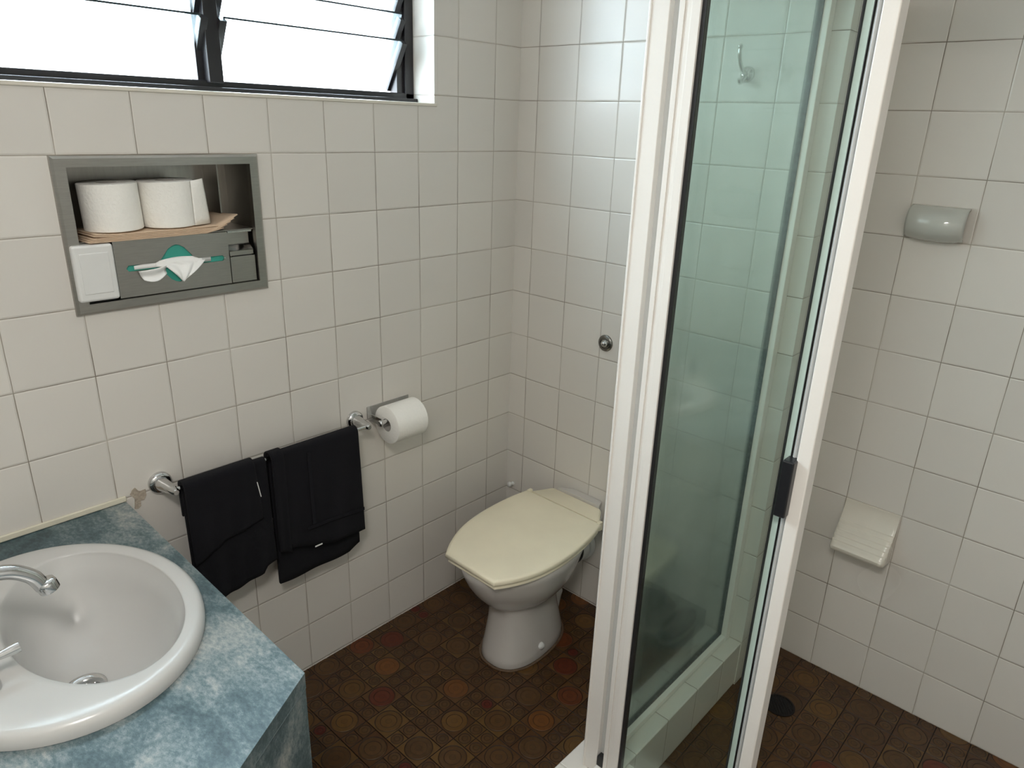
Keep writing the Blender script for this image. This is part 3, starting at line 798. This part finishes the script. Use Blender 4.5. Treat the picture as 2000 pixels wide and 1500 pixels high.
# small white wall cap
tag(MB().lathe([(.008, 0), (.008, .004), (.005, .012), (.0095, .018), (.0095, .022), (.006, .025)], (0, -.034, .331), axis=(-1, 0, .2), n=24).build('wall_cap', WPL, smooth=50), 'small white plastic cap low on the back wall in the corner behind the toilet', 'cap')

# robe hook behind the glass
K = thing('robe_hook', (0, -.754, 1.745), 'chrome robe hook with ball tip on the back wall, seen through shower glass', 'hook')
MB().lathe([(.019, 0), (.019, .003), (.015, .008), (.009, .012)], (0, -.757, 1.742), axis=(-1, 0, 0), n=30).build('hook_rose', CHROME, K, smooth=50)
ph = catmull([(-.008, -.757, 1.742), (-.028, -.757, 1.748), (-.044, -.756, 1.765), (-.052, -.755, 1.785), (-.052, -.755, 1.797)], 5)
MB().tube(ph, [.006-.0022*i/(len(ph)-1) for i in range(len(ph))], 12).build('hook_arm', CHROME, K, smooth=60)
def ball(c, rr, n=16):
    return MB().lathe([(rr*math.sin(PI*i/12), -rr*math.cos(PI*i/12)) for i in range(13)], c, n=n, cap0=False, cap1=False)
ball((-.052, -.755, 1.800), .0065).build('ball_tip', CHROME, K, smooth=80)
MB().tube(catmull([(-.008, -.757, 1.740), (-.02, -.757, 1.728), (-.034, -.757, 1.722), (-.040, -.757, 1.730)], 4), .0055, 12).build('lower_hook', CHROME, K, smooth=60)

# ---------------- soap holders ----------------
A = thing('soap_holder', (XR, -1.19, 1.40), 'pale grey rounded ceramic soap holder, the upper one on the shower wall', 'soap holder')
y0, y1, z0, z1 = -1.2645, -1.1195, 1.3715, 1.4535
MB().box(XR-.004, XR, y0, y1, z0, z1).build('back_plate', simple('white_plate', (.6, .57, .52), .3, noise=30, var=.03), A, bevel=.001)
rows = []
for i in range(25):
    t = i/24; a = t*PI/2*1.0
    zt = z1-.004; 
    row = []
    for j in range(25):
        s = j/24; yy = y0+.012+(y1-.004-y0-.012)*s
        bul = 1-.35*abs(2*s-1)**2.6
        ang = t*PI*.94
        xx = XR-.004-.055*math.sin(ang)**.8*bul
        zz = zt-(.066+.014*bul)*(.5-.5*math.cos(ang))
        row.append((xx, yy, zz))
    rows.append(row)
MB().loft(rows, False, False, close=False).build('rounded_cover', CERAM_G, A, smooth=70, solid=.006)
A2 = thing('soap_dish', (XR, -1.195, .53), 'cream ribbed ceramic soap dish, the lower one on the shower wall', 'soap dish')
y0, y1 = -1.2665, -1.1185
prof = []
# scooped top surface from the wall down to the lip, ribs near the lip
for i in range(61):
    t = i/60
    x = XR-.006-.074*t**1.5
    z = .607-.118*t**.85
    rib = .0042*(.5-.5*math.cos((t-.42)/.58*PI*2*5)) if t > .42 else 0
    prof.append((x, z+rib))
prof += [(XR-.084, .485), (XR-.084, .477), (XR-.079, .471), (XR-.05, .4665), (XR-.02, .459), (XR-.0002, .457)]
prof = [(XR-.0002, .608)]+prof
secs = []
for k, s in enumerate([0, .02, .05]+[.1+.8*i/10 for i in range(11)]+[.95, .98, 1]):
    e = min(s, 1-s); sh = 1-.10*(1-min(1, e/.05))**2 if e < .05 else 1
    yy = y0+(y1-y0)*s
    rise = 0
    secs.append([(XR-(XR-x)*sh, yy, z+rise*(1-(XR-x)/.09)) for x, z in prof])
MB().loft(secs, True, True).build('dish_body', CERAM_C, A2, smooth=40)

# ---------------- shower drain ----------------
Dn = thing('floor_drain', (.012, -1.122, 0), 'round dark slotted drain grate in the shower floor', 'drain')
dc = (.016, -1.122)
MB().lathe([(.038, .0), (.044, .0), (.044, .0022), (.038, .0030), (.038, .0)], (dc[0], dc[1], .0003), n=40, cap0=False, cap1=False).build('drain_rim', DRAINM, Dn, smooth=30)
MB().lathe([(.0385, .0002), (.0385, .0008)], (dc[0], dc[1], .0002), n=36).build('drain_pit', DARKHOLE, Dn)
m = MB(); 
for i in range(-4, 5):
    o_ = i*.0083; hl = math.sqrt(.038**2-o_**2)
    a = math.radians(40); d = Vector((math.cos(a), math.sin(a), 0)); nn = Vector((-math.sin(a), math.cos(a), 0)); c = Vector((dc[0], dc[1], 0))+nn*o_
    vs = [c+d*hl*sx+nn*.0019*sy+Vector((0, 0, z)) for z in (.001, .0028) for sx, sy in ((-1, -1), (1, -1), (1, 1), (-1, 1))]
    m.add(vs, [(3, 2, 1, 0), (4, 5, 6, 7), (0, 1, 5, 4), (1, 2, 6, 5), (2, 3, 7, 6), (3, 0, 4, 7)])
m.build('grate', DRAINM, Dn)

# ---------------- bin behind the glass ----------------
Bn = thing('pedal_bin', (-.195, -.755, 0), 'small dark round bin beside the hob, seen through the hazy shower glass', 'bin')
bc = (-.195, -.758)
MB().lathe([(.078, 0), (.082, .01), (.088, .245), (.088, .25)], (bc[0], bc[1], .001), n=40).build('bin_body', BINM, Bn, smooth=50)
MB().lathe([(.090, .25), (.090, .268), (.086, .268)], (bc[0], bc[1], .001), n=40).build('steel_band', STEEL, Bn, smooth=50)
MB().lathe([(.089, .268), (.088, .278), (.070, .290), (.03, .294), (0, .295)], (bc[0], bc[1], .001), n=40).build('bin_lid', BINM, Bn, smooth=50)

# ---------------- shower screen ----------------
ZT = 2.06; HB = .1555
Sx = thing('shower_screen', (-.68, -.92, HB), 'white framed fixed shower screen with corner post standing on the tiled hob', 'shower screen')
px0, px1, py0, py1 = -.682, -.645, -.942, -.905
m = MB().box(px0, px1, py0, py1, HB, ZT); m.box(px0-.0025, px0+.01, py1-.004, py1+.0012, HB, ZT)
m.build('corner_post', ALU, Sx, bevel=.0015)
MB().box(-.668, -.655, -.961, -.942, HB, ZT).build('post_channel', ALU_G, Sx)
MB().box(-.028, -.0005, -.945, -.909, HB+.0, ZT).build('wall_channel', ALU, Sx, bevel=.002)
MB().box(px1, -.028, -.943, -.909, HB, HB+.018).build('sill_channel', ALU, Sx, bevel=.002)
MB().box(px1, -.0005, -.943, -.909, ZT-.03, ZT+.0).build('head_channel', ALU, Sx, bevel=.002)
MB().box(px1-.002, -.026, -.9225, -.9175, HB+.016, ZT-.028).build('side_glass', GLASS_SIDE, Sx)
m = MB().box(-.031, -.0275, -.929, -.911, HB+.018, ZT-.03); m.box(px1, -.028, -.929, -.911, HB+.018, HB+.0215)
m.build('glass_seal', simple('grey_mouldy_seal', (.10, .11, .11), .6, noise=120, var=.7), Sx)
MB().box(-.700, -.650, -2.15, -.943, HB, HB+.03).build('front_sill_track', ALU, Sx, bevel=.002)
MB().box(-.700, -.650, -2.15, -.943, ZT-.04, ZT).build('front_head_track', ALU, Sx, bevel=.002)

def door(name, lab): return thing(name, (-.67, -1.1, HB+.03), lab, 'shower door', 'stacked sliding shower doors')
Z0, Z1 = HB+.032, ZT-.042
D1 = door('shower_door', 'wide green-tinted glass shower door pane nearest the white corner post')
m = MB()
for i, (a, b, dx) in enumerate([(-.960, -.970, .000), (-.970, -.975, .0025), (-.975, -.983, .0008), (-.983, -.999, -.0015)]):
    m.box(-.683+dx, -.663, b, a, Z0, Z1)
m.build('stile', ALU, D1, bevel=.0008)
MB().box(-.680, -.668, -1.0062, -.9992, Z0, Z1).build('black_seal', BLACK, D1)
MB().box(-.6765, -.6725, -1.2405, -1.0065, Z0, Z1).build('glass_pane', GLASS, D1)
MB().box(-.6785, -.6705, -1.2422, -1.2405, Z0, Z1).build('edge_seal', BLACK, D1)
MB().box(-.684, -.662, -.9595, -.943, HB+.03, HB+.058).build('pivot_block', BLACK, D1, bevel=.002)
D2 = door('shower_door', 'middle shower door pane showing only a thin pale strip beside the wide pane')
MB().box(-.6600, -.6560, -1.2435, -.975, Z0, Z1).build('glass_pane', GLASS, D2)
MB().box(-.6735, -.664, -1.2538, -1.2432, Z0, Z1).build('edge_profile', STRIP, D2, bevel=.001)
MB().box(-.6735, -.668, -1.2552, -1.2540, Z0, Z1).build('edge_seal', BLACK, D2)
D3 = door('shower_door', 'leading shower door with white stile and black handle, beside the open shower')
MB().box(-.6510, -.6470, -1.258, -.98, Z0, Z1).build('glass_pane', GLASS, D3)
m = MB(); secp = []
for z in (Z0, Z1):
    secp.append([(-.668-.009*math.sin(PI*i/10), -1.2556-.0105*i/10, z) for i in range(11)]+[(-.655, -1.2661, z), (-.655, -1.2556, z)])
m.loft(secp, True, True); m.build('inner_profile', ALU_G, D3, smooth=40)
MB().box(-.674, -.668, -1.2676, -1.2664, Z0, Z1).build('edge_seal', BLACK, D3)
MB().box(-.684, -.650, -1.2915, -1.2677, Z0, Z1).build('stile', ALU, D3, bevel=.0025)
MB().box(-.700, -.672, -1.2710, -1.2510, 1.003, 1.107).build('handle', BLACKPL, D3, bevel=.003, seg=3)
